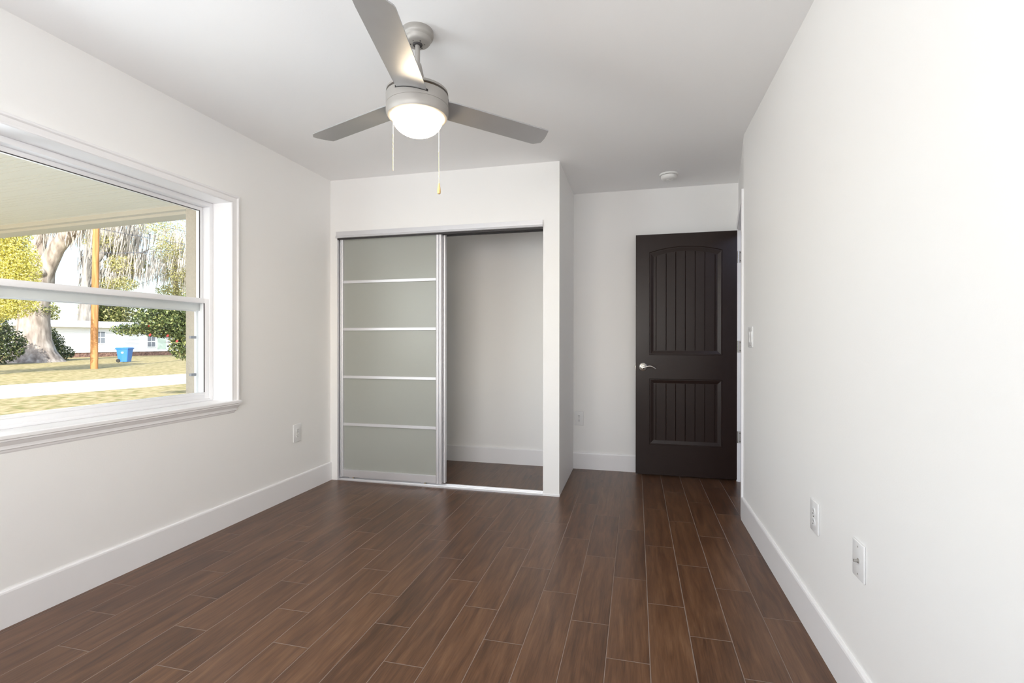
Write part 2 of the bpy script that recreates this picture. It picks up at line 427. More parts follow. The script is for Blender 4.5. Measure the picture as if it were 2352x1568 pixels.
# baseboards
def base_profile(mb, p0, p1, nrm):
    """baseboard from p0 to p1 on the floor, sticking out along nrm, with an eased top edge."""
    prof = [(0, 0.0), (BT, 0.0), (BT, BH - 0.010), (BT - 0.002, BH - 0.003), (BT - 0.006, BH), (0, BH)]
    rings = []
    for p in (p0, p1):
        rings.append([(p[0] + nrm[0] * a, p[1] + nrm[1] * a, z) for a, z in prof])
    mb.loft(rings); return mb
struct(base_profile(MB(), (XL, YB), (XL, YC), (1, 0)).build('baseboard_left', M['trim']), 'white baseboard under the window wall', 'baseboard')
struct(base_profile(MB(), (XR, YB), (XR, YR), (-1, 0)).build('baseboard_right', M['trim']), 'white baseboard along the bright right wall', 'baseboard')
struct(base_profile(MB(), (XC, YA), (0.815, YA), (0, -1)).build('baseboard_far', M['trim']), 'white baseboard behind the dark door', 'baseboard')
struct(base_profile(MB(), (XL, YA + 0.013), (XC - 0.115, YA + 0.013), (0, -1)).build('baseboard_closet', M['trim']), 'white baseboard at the back of the closet', 'baseboard')
# shoe of caulk under the closet pier, as in the photo
struct(MB().box(OX1 - 0.004, XC + 0.004, YC - 0.004, YC + 0.03, 0, 0.018, 0.003).build('trim_1', M['trim']), 'caulked white foot of the closet pier', 'trim')

# ------------------------------------------------------------------ window
win = empty('window_1', (XL, 1.37, WZ0)); struct(win, 'wide white window with two sashes looking onto the street', 'window')
def wpart(mb, name, m, parent=win, **k):
    o = mb.build(name, m, None, **k)
    if parent is win: under(o, win)
    else:
        o.parent = parent
    return o
YI0, YI1, ZI1 = 0.182, 2.557, 1.984     # finished opening
XW = -2.55                               # face of the vinyl frame
# reveal boards
r = MB()
r.box(XW - 0.05, XL, YI1, WY1, WZ0, WZ1); r.box(XW - 0.05, XL, WY0, YI0, WZ0, WZ1); r.box(XW - 0.05, XL, YI0, YI1, ZI1, WZ1)
r.box(XW - 0.05, XL, YI0, YI1, WZ0, 0.760)
wpart(r, 'reveal', M['trim'])
# casing with a moulded profile, mitred at the top corners
prof = [(0, 0), (0, .009), (.004, .013), (.009, .012), (.012, .011), (.036, .015), (.040, .020), (.043, .022), (.048, .022), (.053, .019), (.057, .016), (.057, 0)]
def cring(yc, zc, sy, sz): return [(XL + p, yc + sy * a, zc + sz * a * 0.86) for a, p in prof]
c = MB(); c.loft([cring(YI1, 0.762, 1, 0), cring(YI1, ZI1, 1, 1), cring(YI0, ZI1, -1, 1), cring(YI0, 0.762, -1, 0)])
wpart(c, 'casing', M['trim'], smooth=True, angle=20)
# stool and apron moulding with mitred returns
sp = [(0.0, .764), (.026, .764), (.030, .760), (.030, .747), (.025, .743), (.025, .737), (.021, .734), (.017, .727), (.011, .717), (.010, .709), (.010, .703), (.005, .699), (.003, .692), (0.0, .686)]
rings = [[(XL, 2.588 + p, z) for p, z in sp], [(XL + p, 2.588 + p, z) for p, z in sp], [(XL + p, 0.15 - p, z) for p, z in sp], [(XL, 0.15 - p, z) for p, z in sp]]
st = MB().loft(rings, cap=False)
st.box(XW - 0.02, XL + 0.002, YI0, YI1, 0.7585, 0.764)
wpart(st, 'sill', M['trim'])
# vinyl units
def sash_frame(mb, x0, x1, y0, y1, z0, z1, st_, top, bot, bev=0.003):
    mb.box(x0, x1, y0, y0 + st_, z0, z1, bev); mb.box(x0, x1, y1 - st_, y1, z0, z1, bev)
    mb.box(x0, x1, y0 + st_ - .002, y1 - st_ + .002, z1 - top, z1, bev); mb.box(x0, x1, y0 + st_ - .002, y1 - st_ + .002, z0, z0 + bot, bev)
def unit(y0, y1):
    f = MB()
    FW = 0.028
    f.box(XW - 0.095, XW, y0, y0 + FW, .764, ZI1, .004); f.box(XW - 0.095, XW, y1 - FW, y1, .764, ZI1, .004)
    f.box(XW - 0.095, XW, y0 + FW - .003, y1 - FW + .003, ZI1 - FW, ZI1, .004); f.box(XW - 0.095, XW + .002, y0 + FW - .003, y1 - FW + .003, .764, .780, .003)
    fr = wpart(f, 'frame', M['vinyl'], smooth=True)
    # upper sash, in the outer track
    s = MB(); sash_frame(s, -2.628, -2.598, y0 + FW, y1 - FW, 1.318, ZI1 - FW, .024, .024, .062)
    s.box(-2.598, -2.592, y0 + FW, y1 - FW, 1.356, 1.380, .002)
    us = wpart(s, 'upper_sash', M['vinyl'], smooth=True)
    g = MB().box(-2.616, -2.612, y0 + FW + .02, y1 - FW - .02, 1.378, ZI1 - FW - .022)
    k = g.build('glass', M['glass']); k.parent = us
    q = MB(); a0, a1, b0, b1 = y0 + FW + .024, y1 - FW - .024, 1.380, ZI1 - FW - .024
    q.box(-2.6005, -2.5975, a0, a1, b1 - .003, b1 + .001); q.box(-2.6005, -2.5975, a1 - .003, a1 + .001, b0, b1)
    k = q.build('gasket', M['gasket']); k.parent = us
    # lower sash, in the inner track
    s = MB(); sash_frame(s, -2.592, -2.556, y0 + FW - .004, y1 - FW + .004, .768, 1.392, .036, .030, .052)
    s.box(-2.558, -2.552, y0 + FW + .03, y1 - FW - .03, .806, .816, .002)
    ls = wpart(s, 'lower_sash', M['vinyl'], smooth=True)
    g = MB().box(-2.576, -2.572, y0 + FW + .03, y1 - FW - .03, .818, 1.364)
    k = g.build('glass', M['glass']); k.parent = ls
    q = MB(); a1 = y1 - FW - .032
    q.box(-2.5605, -2.5550, a1 - .0022, a1 + .001, .820, 1.362)
    k = q.build('gasket', M['gasket']); k.parent = ls
    # insect screen frame outside the lower sash, with its spring clips
    s = MB(); sash_frame(s, -2.650, -2.638, y0 + FW, y1 - FW, .775, 1.33, .016, .016, .016, .002)
    sf = wpart(s, 'screen_frame', M['vinyl'])
    for zc in (1.155, 0.925):
        k = MB().box(-2.654, -2.636, y1 - FW - .050, y1 - FW - .012, zc - .008, zc + .008, .002).build('clip', M['clip'])
        k.parent = sf
unit(1.372, 2.557)
unit(0.182, 1.366)

# ------------------------------------------------------------------ closet: track, rail, sliding doors
t = empty('door_track', ((OX0 + OX1) / 2, YC, 1.965))
tag(t, 'brushed aluminium top track across the closet opening', 'door track')
def local(mb, root):      # world-space builder under a root placed elsewhere (no rotation)
    mb.xform(Matrix.Translation(-Vector(root.location))); return mb
# fascia with a flared lower lip
fp = [(YC - .012, 2.018), (YC - .013, 1.986), (YC - .013, 1.984), (YC - .021, 1.979), (YC - .023, 1.968), (YC - .020, 1.966), (YC - .004, 1.966), (YC - .002, 2.018)]
local(MB().prism([(y, z) for y, z in fp], 'X', OX0 - .003, OX1 - .001), t).build('fascia', M['alu'], t)
ch = MB()
ch.box(OX0 + .001, OX1 - .001, YC + .002, YC + .092, 1.990, 1.9985)
for yy in (YC + .002, YC + .0368, YC + .088): ch.box(OX0 + .001, OX1 - .001, yy, yy + .003, 1.955, 1.990)
local(ch, t).build('channel', M['gasket'], t)

t = empty('floor_track', ((OX0 + OX1) / 2, YC, 0)); tag(t, 'low ribbed aluminium floor track across the closet opening', 'door track')
b = MB(); x0, x1 = OX0 + .001, OX1 - .001
b.prism([(YC + .000, 0.0), (YC + .000, .006), (YC + .006, .012), (YC + .012, .006), (YC + .024, .006), (YC + .027, .013), (YC + .030, .013), (YC + .033, .006),
         (YC + .056, .006), (YC + .059, .013), (YC + .062, .013), (YC + .065, .006), (YC + .080, .006), (YC + .083, .011), (YC + .086, .011), (YC + .086, 0.0)], 'X', x0, x1)
local(b, t).build('rail', M['alu'], t)

t = empty('door_jamb_channel', (OX0 + .006, YC, 0)); tag(t, 'thin aluminium wall channel beside the frosted sliding door', 'channel')
local(MB().box(OX0 + .001, OX0 + .010, YC + .002, YC + .085, .014, 1.954, .001).box(OX0 + .010, OX0 + .020, YC + .036, YC + .040, .014, 1.954), t).build('wall_channel', M['alu'], t)

def sliding_door(x0, x1, yf, label):
    """yf: front plane of the door frame."""
    root = empty('sliding_door', ((x0 + x1) / 2, yf + .012, .026)); tag(root, label, 'sliding door', 'frosted closet doors')
    z0, z1 = .028, 1.985
    def stile(a, bx):
        # two rounded ridges with a groove between them
        pr = []
        wv = bx - a
        for k in range(21):
            u = k / 20.0
            d = abs(u - .5)
            h = 0.0065 * (1 - ((abs(u - (.24 if u < .5 else .76)) / .26) ** 2)) if d > .015 else -0.004
            pr.append((a + wv * u, yf - max(h, -.004)))
        pr += [(bx, yf + .024), (a, yf + .024)]
        return MB().prism(pr, 'Z', z0, z1)
    local(stile(x0, x0 + .026), root).build('stile', M['alu'], root, smooth=True, angle=40)
    local(stile(x1 - .046, x1), root).build('stile', M['alu'], root, smooth=True, angle=40)
    local(MB().box(x0 + .026, x1 - .046, yf, yf + .024, z0, .087, .0015), root).build('bottom_rail', M['alu'], root)
    local(MB().box(x0 + .026, x1 - .046, yf, yf + .024, 1.962, z1, .0015), root).build('top_rail', M['alu'], root)
    zs = (1.612, 1.228, .840, .4555)
    for zc in zs:
        local(MB().box(x0 + .026, x1 - .046, yf + .001, yf + .012, zc - .0115, zc + .0115, .002), root).build('crossbar', M['alu'], root)
    edges = [1.963] + [z for zc in zs for z in (zc + .0105, zc - .0105)] + [.086]
    for k in range(0, len(edges), 2):
        local(MB().box(x0 + .025, x1 - .045, yf + .012, yf + .017, edges[k + 1], edges[k]), root).build('frosted_panel', M['frost'], root)
    for xr in (x0 + .09, x1 - .16):
        rl = local(MB().box(xr - .014, xr + .014, yf + .006, yf + .018, .0145, .028, .001), root).build('roller_bracket', M['alu'], root)
        local(MB().lathe([(.0005, -.004), (.0085, -.004), (.0085, .004), (.0005, .004)], (xr + .018, yf + .012, .0225), 16, axis='Y'), root).build('roller', M['chain'], root)
    return root
sliding_door(-2.340, -1.460, YC + .012, 'front frosted glass sliding door with five panels and silver crossbars')
sliding_door(-2.336, -1.440, YC + .047, 'rear frosted sliding door parked behind the front one, only its edge showing')

# ------------------------------------------------------------------ the dark door
DW_, DT = 0.795, 0.035
door = empty('door_leaf', (0.793, 4.345, 0.014), 0.0)
tag(door, 'dark espresso two-panel door with arched top panel, standing open', 'door')
# local coordinates: x 0..-DW_, y 0 (front) .. DT, z 0..2.012
DHt = 2.014
def lx(x): return x - 0.793
def lz(z): return z - 0.014
def arch_loop(xa, xb, za, zs, zt, inset, n=24):
    """closed loop, counter-clockwise seen from the room: bottom corners then the arched (or flat) top."""
    xa, xb, za = xa + inset, xb - inset, za + inset
    out = [(xa, za), (xb, za)]
    for k in range(n + 1):
        u = k / n
        x = xb + (xa - xb) * u
        z = zs - inset + (zt - zs) * (1 - (2 * u - 1) ** 2)
        out.append((x, z))
    return out
panels = [(.107, .682, 1.017, 1.878, 1.920), (.108, .683, .265, .817, .817)]
bm_ = bmesh.new()
outer = [(-DW_, 0), (0, 0), (0, DHt), (-DW_, DHt)]
def mkloop(pts, y): return [bm_.verts.new((x, y, z)) for x, z in pts]
ov = mkloop(outer, 0.0); edges = [bm_.edges.new((ov[i], ov[(i + 1) % 4])) for i in range(4)]
ob = mkloop(outer, DT)
loops0 = []
for (xa, xb, za, zs, zt) in panels:
    pr = [(0.0, 0.0), (.004, .0045), (.010, .0045), (.036, .0125), (.040, .0125)]
    ls = []
    for ins, dep in pr:
        pts = [(lx(x), lz(z)) for x, z in arch_loop(xa, xb, za, zs, zt, ins)]
        ls.append(mkloop(pts, dep))
    n_ = len(ls[0])
    edges += [bm_.edges.new((ls[0][i], ls[0][(i + 1) % n_])) for i in range(n_)]
    for a, b in zip(ls[:-1], ls[1:]):
        for i in range(n_):
            k = (i + 1) % n_
            bm_.faces.new((a[i], a[k], b[k], b[i]))
    # field of vertical planks with V-grooves
    ins = .040
    xa2, xb2, za2 = xa + ins, xb - ins, za + ins
    def ztop(x):
        u = (xb2 - x) / (xb2 - xa2); return zs - ins + (zt - zs) * (1 - (2 * u - 1) ** 2)
    gx = [.164] + [round(.245 + .0762 * k, 5) for k in range(5)] + [.628]
    xs = set()
    for k in range(49): xs.add(round(xa2 + (xb2 - xa2) * k / 48, 5))
    prof_ = {}
    for x in xs: prof_[x] = .0125
    for g_ in gx:
        for dxx, dd in ((-.0032, .0125), (0, .0165), (.0032, .0125)):
            prof_[round(g_ + dxx, 5)] = dd
    for g_ in gx:
        for x in list(prof_):
            if 1e-6 < abs(x - g_) < .0031: del prof_[x]
    xs = sorted(prof_)
    lo = [bm_.verts.new((lx(x), prof_[x], lz(za2))) for x in xs]
    hi = [bm_.verts.new((lx(x), prof_[x], lz(ztop(x)))) for x in xs]
    for i in range(len(xs) - 1): bm_.faces.new((lo[i], lo[i + 1], hi[i + 1], hi[i]))
bmesh.ops.triangle_fill(bm_, use_beauty=True, use_dissolve=False, edges=edges)
for i in range(4):
    k = (i + 1) % 4; bm_.faces.new((ov[i], ov[k], ob[k], ob[i]))
bm_.faces.new(list(reversed(ob)))
mb = MB(); mb.bm.free(); mb.bm = bm_
mb.build('panel_leaf', M['door'], door)
# lever handle
hz = lz(.917); hx = lx(.058)
hd = MB().lathe([(.0005, 0), (.033, 0), (.034, -.003), (.033, -.008), (.026, -.012), (.0165, -.014), (.0150, -.020), (.0145, -.036), (.0005, -.036)], (hx, 0, hz), 32, axis='Y')
rose = hd.build('door_handle', M['satin_nickel'], door, smooth=True, angle=30)
lev = MB()
P = []
for k in range(15):
    u = k / 14
    P.append((hx + .108 * u - .004, -.042 - .004 * math.sin(u * PI), hz - .004 + .012 * math.sin((u - .12) * PI * 1.15) * (1 if u > .1 else .4) - .014 * max(0, u - .62) * 2))
lev.tube(P, [.0095 - .0035 * min(1, k / 6) for k in range(13)] + [.0055, .0035], 12)
lev.build('lever', M['satin_nickel'], rose, smooth=True)
# handle on the far side of the leaf
MB().lathe([(.0005, DT), (.034, DT), (.033, DT + .008), (.016, DT + .013), (.015, DT + .035), (.0005, DT + .035)], (hx, 0, hz), 24, axis='Y').build('door_handle', M['satin_nickel'], door, smooth=True, angle=30)
MB().box(-DW_ - .0012, -DW_ + .001, .006, .030, hz - .03, hz + .03).box(-DW_ - .009, -DW_, .012, .022, hz - .009, hz + .009, .002).build('latch_plate', M['satin_nickel'], door)
# hinges: a leaf on the jamb, knuckles at the door edge
for zc in (1.812, 1.089, .359):
    z = lz(zc)
    hg = MB()
    hg.tube([(.0065, -.004, z - .047), (.0065, -.004, z + .047)], .0055, 10)
    jx = Matrix.Identity(4)
    o = hg.build('hinge', M['satin_nickel'], door, smooth=True)
    # leaf lies on the jamb face
    a0 = Vector(dw(DS1 - .018, 0.003, 0)); a1 = Vector(dw(DS1 - .018, 0.034, 0)); nrm = Vector((-DX, -DY, 0))
    base = Vector((0.793, 4.345, 0.014))
    lf = MB()
    q = [a0 - base, a1 - base, a1 - base + nrm * .0022, a0 - base + nrm * .0022]
    lf.loft([[(p.x, p.y, z - .047) for p in q], [(p.x, p.y, z + .047) for p in q]])
    l_ = lf.build('hinge_leaf', M['nickel'], o)
    for k, (t_, dz) in enumerate(((.28, .032), (.50, 0), (.28, -.032))):
        p = (a0 - base).lerp(a1 - base, t_) + nrm * .0022
        MB().lathe([(.0005, 0), (.0036, 0), (.0036, -.0008), (.0005, -.0008)], (p.x, p.y, z + dz), 10, axis='Y').build('screw', M['dark'], o)

# ------------------------------------------------------------------ wall plates
def plate_body(w_, h_, t_=.006, bev=.0035):
    return MB().box(-w_ / 2, w_ / 2, -t_, 0, -h_ / 2, h_ / 2, bev, 3)
def outlet(loc, rz, label, w_=.080, h_=.125):
    root = empty('power_outlet', loc, rz); tag(root, label, 'outlet', 'duplex outlets')
    plate_body(w_, h_).build('cover_plate', M['plate'], root, smooth=True)
    for s in (1, -1):
        zc = .0195 * s
        pts = []
        for k in range(32):
            a = 2 * PI * k / 32
            x = .0172 * math.cos(a); z = .0172 * math.sin(a)
            pts.append((x, max(-.0135, min(.0135, z)) + zc))
        rc = MB().prism(pts, 'Y', -.0085, -.004).build('receptacle', M['plate'], root)
        sl = MB().box(-.0075, -.0055, -.0088, -.008, zc - .001, zc + .009).box(.0055, .0072, -.0088, -.008, zc, zc + .0085)
        sl.lathe([(.0003, -.0088), (.0030, -.0088), (.0030, -.008), (.0003, -.008)], (0, 0, zc - .0072), 12, axis='Y')
        sl.build('slots', M['dark'], rc)
    MB().lathe([(.0003, -.0075), (.003, -.0075), (.0034, -.0055), (.0003, -.0055)], (0, 0, 0), 14, axis='Y').build('screw', M['satin_nickel'], root, smooth=True)
    return root
# local -Y faces the room
outlet((XL, 3.177, .456), PI / 2, 'white duplex outlet on the window wall below right of the window', .086, .130)
outlet((-.490, YA, .447), 0, 'white duplex outlet on the far wall left of the dark door')
outlet((XR, 2.112, .468), -PI / 2, 'white duplex outlet on the right wall beside the coax plate', .088, .120)
cp = empty('coax_plate', (XR, 1.724, .467), -PI / 2); tag(cp, 'white cover plate with a coaxial connector low on the right wall', 'wall plate')
plate_body(.082, .113).build('cover_plate', M['plate'], cp, smooth=True)
MB().lathe([(.0005, -.0055), (.0075, -.0055), (.0075, -.008), (.0046, -.0085), (.0046, -.019), (.0036, -.0195), (.0036, -.015), (.0005, -.015)], (.004, 0, 0), 18, axis='Y').build('coax_connector', M['nickel'], cp, smooth=True)
for s in (1, -1):
    MB().lathe([(.0003, -.0068), (.0026, -.0068), (.003, -.0055), (.0003, -.0055)], (0, 0, .0415 * s), 12, axis='Y').box(-.0022, .0022, -.0071, -.0066, .0415 * s - .0005, .0415 * s + .0005).build('screw', M['nickel'], cp, smooth=True)
sw = empty('light_switch', (XR, 3.205, 1.158), -PI / 2); tag(sw, 'white double switch plate on the right wall beside the doorway', 'light switch')
plate_body(.116, .122).build('cover_plate', M['plate'], sw, smooth=True)
for xx in (-.023, .023):
    MB().box(xx - .0165, xx + .0165, -.0075, -.004, -.0335, .0335, .001).build('switch_bezel', M['plate'], sw)
    MB().prism([(-.0075, -.031), (-.0095, -.029), (-.0078, 0), (-.0105, .030), (-.0075, .031), (-.004, .031), (-.004, -.031)], 'X', xx - .0148, xx + .0148).build('rocker', M['plate'], sw)
    for s_ in (1, -1):
        MB().lathe([(.0003, -.0068), (.0026, -.0068), (.003, -.0055), (.0003, -.0055)], (xx, 0, .0485 * s_), 12, axis='Y').build('screw', M['nickel'], sw, smooth=True)

# ------------------------------------------------------------------ smoke detector
sd = empty('smoke_detector', (.248, 4.086, H)); tag(sd, 'round white smoke detector on the ceiling above the dark door', 'smoke detector')
MB().lathe([(.0005, 0), (.071, 0), (.071, -.006), (.068, -.011), (.0005, -.011)], (0, 0, 0), 48).build('mounting_base', M['smoke'], sd, smooth=True, angle=30)
MB().lathe([(.056, -.011), (.056, -.0135), (.0005, -.0135)], (0, 0, 0), 48).build('vent_gap', M['dark'], sd)
MB().lathe([(.0005, -.0135), (.060, -.0135), (.060, -.026), (.056, -.036), (.046, -.042), (.030, -.044), (.028, -.0415), (.0005, -.0415)], (0, 0, 0), 48).build('cover', M['smoke'], sd, smooth=True, angle=40)
MB().lathe([(.0005, -.0415), (.011, -.0415), (.011, -.0445), (.0005, -.0445)], (-.005, 0, 0), 24).build('test_button', M['smoke'], sd, smooth=True, angle=40)

# ------------------------------------------------------------------ ceiling fan
FX, FY = -.897, 1.948
fan = empty('ceiling_fan', (FX, FY, H)); tag(fan, 'brushed nickel three-blade ceiling fan with a lit opal bowl and pull chains', 'ceiling fan')
def fz(z): return z - H
MB().lathe([(.0005, 0), (.0655, 0), (.0665, -.002), (.0665, -.022), (.0645, -.028), (.0575, -.032), (.0565, -.035), (.0555, -.042), (.050, -.050), (.042, -.055), (.0005, -.055)], n=56).build('canopy', M['nickel'], fan, smooth=True, angle=50)
for k in range(6):
    a = 2 * PI * k / 6 + .3; rr = .030
    MB().lathe([(.0003, -.0545), (.0034 if k % 2 else .0022, -.0545), (.0034 if k % 2 else .0022, -.0556), (.0003, -.0556)], (rr * math.cos(a), rr * math.sin(a), 0), 12).build('canopy_hole', M['dark'], fan)
MB().lathe([(.012, -.054), (.020, -.054), (.0205, -.058), (.018, -.061), (.012, -.061)], n=28).build('ball_collar', M['gasket'], fan, smooth=True)
MB().lathe([(.0102, -.05), (.0102, fz(2.285))], n=24).build('downrod', M['nickel'], fan, smooth=True, angle=60)
MB().lathe([(.0115, fz(2.302)), (.0150, fz(2.302)), (.0165, fz(2.297)), (.0375, fz(2.205)), (.0400, fz(2.196)), (.0005, fz(2.196))], n=36).build('rod_cover', M['nickel'], fan, smooth=True, angle=40)
hb = MB()
hb.lathe([(.0005, fz(2.196)), (.060, fz(2.196)), (.118, fz(2.188)), (.1275, fz(2.184)), (.1290, fz(2.180)), (.1290, fz(2.1745)), (.0005, fz(2.1745))], n=72)
hb.lathe([(.0005, fz(2.1655)), (.1290, fz(2.1655)), (.1302, fz(2.163)), (.1302, fz(2.1205)), (.1285, fz(2.1195)), (.1285, fz(2.1180)), (.1302, fz(2.117)), (.1305, fz(2.098)), (.1290, fz(2.086)), (.1240, fz(2.077)), (.1170, fz(2.0735)), (.1120, fz(2.0735)), (.1120, fz(2.078)), (.0005, fz(2.078))], n=72)
house = hb.build('motor_housing', M['nickel'], fan, smooth=True, angle=28)
MB().lathe([(.118, fz(2.1745)), (.118, fz(2.1655))], n=56, cap=False).build('motor_gap', M['brown_gap'], house)
gl = [(.1045, fz(2.0785))]
for k in range(13):
    a = PI / 2 * k / 12
    gl.append((max(.0005, .1045 * math.cos(a)), fz(2.070) - .072 * math.sin(a)))
MB().lathe(gl, n=56).build('light_bowl', M['globe'], fan, smooth=True, angle=60)
# blades: tilted plates with clipped, rounded tips
def blade(az):
    wd, zc, pit = .127, fz(2.140), -.125
    out = []
    out += [(.10, -wd / 2 * .93), (.16, -wd / 2)]
    out += [(.590, -wd / 2 * 1.02), (.618, -wd / 2 * 1.00)]
    for k in range(1, 8):
        u = k / 8
        out.append((.618 + .020 * math.sin(u * PI * .62), -wd / 2 + wd * .92 * u))
    out += [(.610, wd / 2 * .97), (.596, wd / 2 * 1.02), (.16, wd / 2), (.10, wd / 2 * .93)]
    ca, sa = math.cos(az), math.sin(az)
    def P3(r, s, dz):
        x = ca * r - sa * s * math.cos(pit); y = sa * r + ca * s * math.cos(pit)
        return (x, y, zc + s * math.sin(pit) + dz - .022 * (r - .13) - .002 * x - .030 * y)
    mb = MB()
    mb.loft([[P3(r, s, -.0028) for r, s in out], [P3(r, s, .0028) for r, s in out]])
    o = mb.build('blade', M['blade'], fan)
    # dark slot where the blade enters the housing
    sl = []
    for k in range(9):
        s = -wd * .53 + wd * 1.06 * k / 8
        rr = math.sqrt(max(0, .1308 ** 2 - s * s))
        sl.append((rr, s))
    q = MB()
    q.loft([[P3(r + .0006, s, -.0048) for r, s in sl] + [P3(r - .01, s, -.0048) for r, s in reversed(sl)],
            [P3(r + .0006, s, .0048) for r, s in sl] + [P3(r - .01, s, .0048) for r, s in reversed(sl)]])
    q.build('blade_slot', M['dark'], o)
for az in (.750, 2.829, 4.930): blade(az)
# pull chains
def chain(dx, dy, ztop, zconn, zbot, with_fob):
    mb = MB()
    mb.tube([(dx * .93, dy * .93, fz(ztop) + .002), (dx, dy, fz(ztop)), (dx, dy, fz(zconn))], .0010, 8)
    mb.lathe([(.0003, .004), (.0024, .003), (.0024, -.003), (.0003, -.004)], (dx, dy, fz(zconn)), 10)
    z = zconn - .005; k = 0
    while z > zbot:
        mb.lathe([(.0003, .0019), (.0013, .0013), (.0019, 0), (.0013, -.0013), (.0003, -.0019)], (dx + .0006 * math.sin(k * 1.3), dy, fz(z)), 8)
        z -= .0040; k += 1
    mb.tube([(dx, dy, fz(zconn)), (dx, dy, fz(zbot))], .0006, 6)
    o = mb.build('pull_chain', M['chain'], fan, smooth=True)
    if with_fob:
        MB().lathe([(.0005, 0), (.0035, -.001), (.0045, -.008), (.0075, -.028), (.0082, -.038), (.0065, -.046), (.0005, -.048)], (dx, dy, fz(zbot)), 18).build('pull_fob', M['fob'], o, smooth=True)
# positions around the rim: right-hand vector of the view is (0.970,0.2415)
chain(-.0685, -.0870, 2.076, 1.975, 1.828, False)
chain(.0530, .1080, 2.078, 1.967, 1.828, True)

# ------------------------------------------------------------------ porch outside the window
SR = -0.073     # the street side is turned a little against the room
def yy_(x, y): return y + SR * (x + 4.1)
pc = MB()
gro = []
y = -4.0
ypts = []
pitch_pat = (.055, .055, .055, .055, .115)
k = 0
while y < 4.12:
    ypts += [(y - .0035, 2.52), (y - .002, 2.534), (y + .002, 2.534), (y + .0035, 2.52)]
    y += pitch_pat[k % 5]; k += 1
ypts = [(-0.35, 2.52)] + [p for p in ypts if p[0] > -0.30] + [(4.14, 2.52)]
ra = [(-2.66, yy_(-2.66, a), z) for a, z in ypts]; rb = [(-8.2, yy_(-8.2, a), z) for a, z in ypts]
poly = ra + [(-2.66, yy_(-2.66, 4.14), 2.605), (-2.66, yy_(-2.66, -0.35), 2.605)]
poly2 = rb + [(-8.2, yy_(-8.2, 4.14), 2.605), (-8.2, yy_(-8.2, -0.35), 2.605)]
pc.loft([poly, poly2])
struct(pc.build('porch_ceiling', M['soffit']), 'cream grooved porch ceiling outside the window', 'porch ceiling')
bmx = MB()
def beam(ya, yb, z0, z1):
    a = [(-2.66, yy_(-2.66, ya), z0), (-8.2, yy_(-8.2, ya), z0), (-8.2, yy_(-8.2, yb), z0), (-2.66, yy_(-2.66, yb), z0)]
    bmx.loft([a, [(p[0], p[1], z1) for p in a]])
beam(4.10, 4.34, 2.475, 2.65); beam(4.16, 4.34, 2.445, 2.475)
struct(bmx.build('porch_beam', M['fascia']), 'pale trim beam along the end of the porch ceiling', 'beam')
struct(MB().box(-8.2, -2.66, -0.5, 5.0, 2.65, 2.75).build('porch_roof', M['roofing']), 'roof over the porch', 'roof')
struct(MB().box(-4.5, 3.2, -3.7, YB - .12, 2.44, 2.605).build('rear_sun_blocker', M['fascia']), 'added unseen slab blocking sun from the rear window opening', 'roof')  # unseen slab added only to keep direct sun out of the rear opening
pp = MB().box(-2.965, -2.66, 2.745, 2.98, -0.3, 2.519, .004)
struct(pp.build('porch_pillar', M['stucco']), 'beige stucco wing wall at the right of the window', 'pillar')
struct(MB().box(-7.2, -2.66, -4.4, 4.4, -0.5, -0.10).build('porch_floor', M['concrete']), 'concrete porch floor', 'porch floor')

# ------------------------------------------------------------------ the yard, street and neighbours
GZ = -0.5
RZ = -0.113
struct(MB().box(-150, -2.4, -60, 160, GZ - .4, GZ).build('lawn', M['lawn']), 'sunlit winter lawn on both sides of the street', 'lawn')
def street_pt(x, y): return Vector((x, y, 0))
sv = MB()
def srow(x): return [(x + .118 * (yv - 12), yv) for yv in (-60, 150)]
a = srow(-17.05); b = srow(-22.35)
sv.loft([[(a[0][0], a[0][1], GZ - .02), (a[1][0], a[1][1], GZ - .02), (b[1][0], b[1][1], GZ - .02), (b[0][0], b[0][1], GZ - .02)],
         [(a[0][0], a[0][1], GZ + .02), (a[1][0], a[1][1], GZ + .02), (b[1][0], b[1][1], GZ + .02), (b[0][0], b[0][1], GZ + .02)]])
struct(sv.build('street', M['street']), 'pale sunlit street crossing the view', 'street')

# neighbour's house
hs = empty('house', (-53.0, 39.5, GZ), RZ); tag(hs, 'long low white house across the street', 'house')
Lh0, Lh1 = -12.0, 24.0
sdw = MB()
n_sid = 18
prof = [(-8.0, .45), (0, .45)]
for k in range(n_sid):
    z = .45 + k * (2.65 / n_sid)
    prof += [(0.0, z), (0.02, z + .01), (0.0, z + 2.65 / n_sid)]
prof += [(-8.0, 3.1)]
pp_ = []
for p in prof:
    if not pp_ or p != pp_[-1]: pp_.append(p)
sdw.prism(pp_, 'Y', Lh0, Lh1).build('walls', M['siding'], hs)
MB().box(-7.9, -.05, Lh0 + .1, Lh1 - .1, 0, .46).build('brick_skirt', M['brick'], hs)
MB().prism([(.55, 3.02), (.55, 3.22), (-4, 3.75), (-8.6, 3.22), (-8.6, 3.02)], 'Y', Lh0 - .5, Lh1 + .5).build('roof', M['roofing'], hs)
MB().box(.52, .60, Lh0 - .5, Lh1 + .5, 2.96, 3.20).build('fascia', M['siding'], hs)
def house_window(y0, y1, z0, z1, door_=False):
    f = MB().box(0, .07, y0 - .1, y1 + .1, z0 - .1, z1 + .1).build('door_surround' if door_ else 'window_frame', M['siding'], hs)
    g = MB().box(.05, .085, y0, y1, z0, z1).build('door_leaf' if door_ else 'pane', M['house_door'] if door_ else M['house_glass'], f)
    if not door_: MB().box(.08, .095, y0, y1, (z0 + z1) / 2 - .03, (z0 + z1) / 2 + .03).box(.08, .095, (y0 + y1) / 2 - .02, (y0 + y1) / 2 + .02, z0, z1).build('muntins', M['siding'], f)
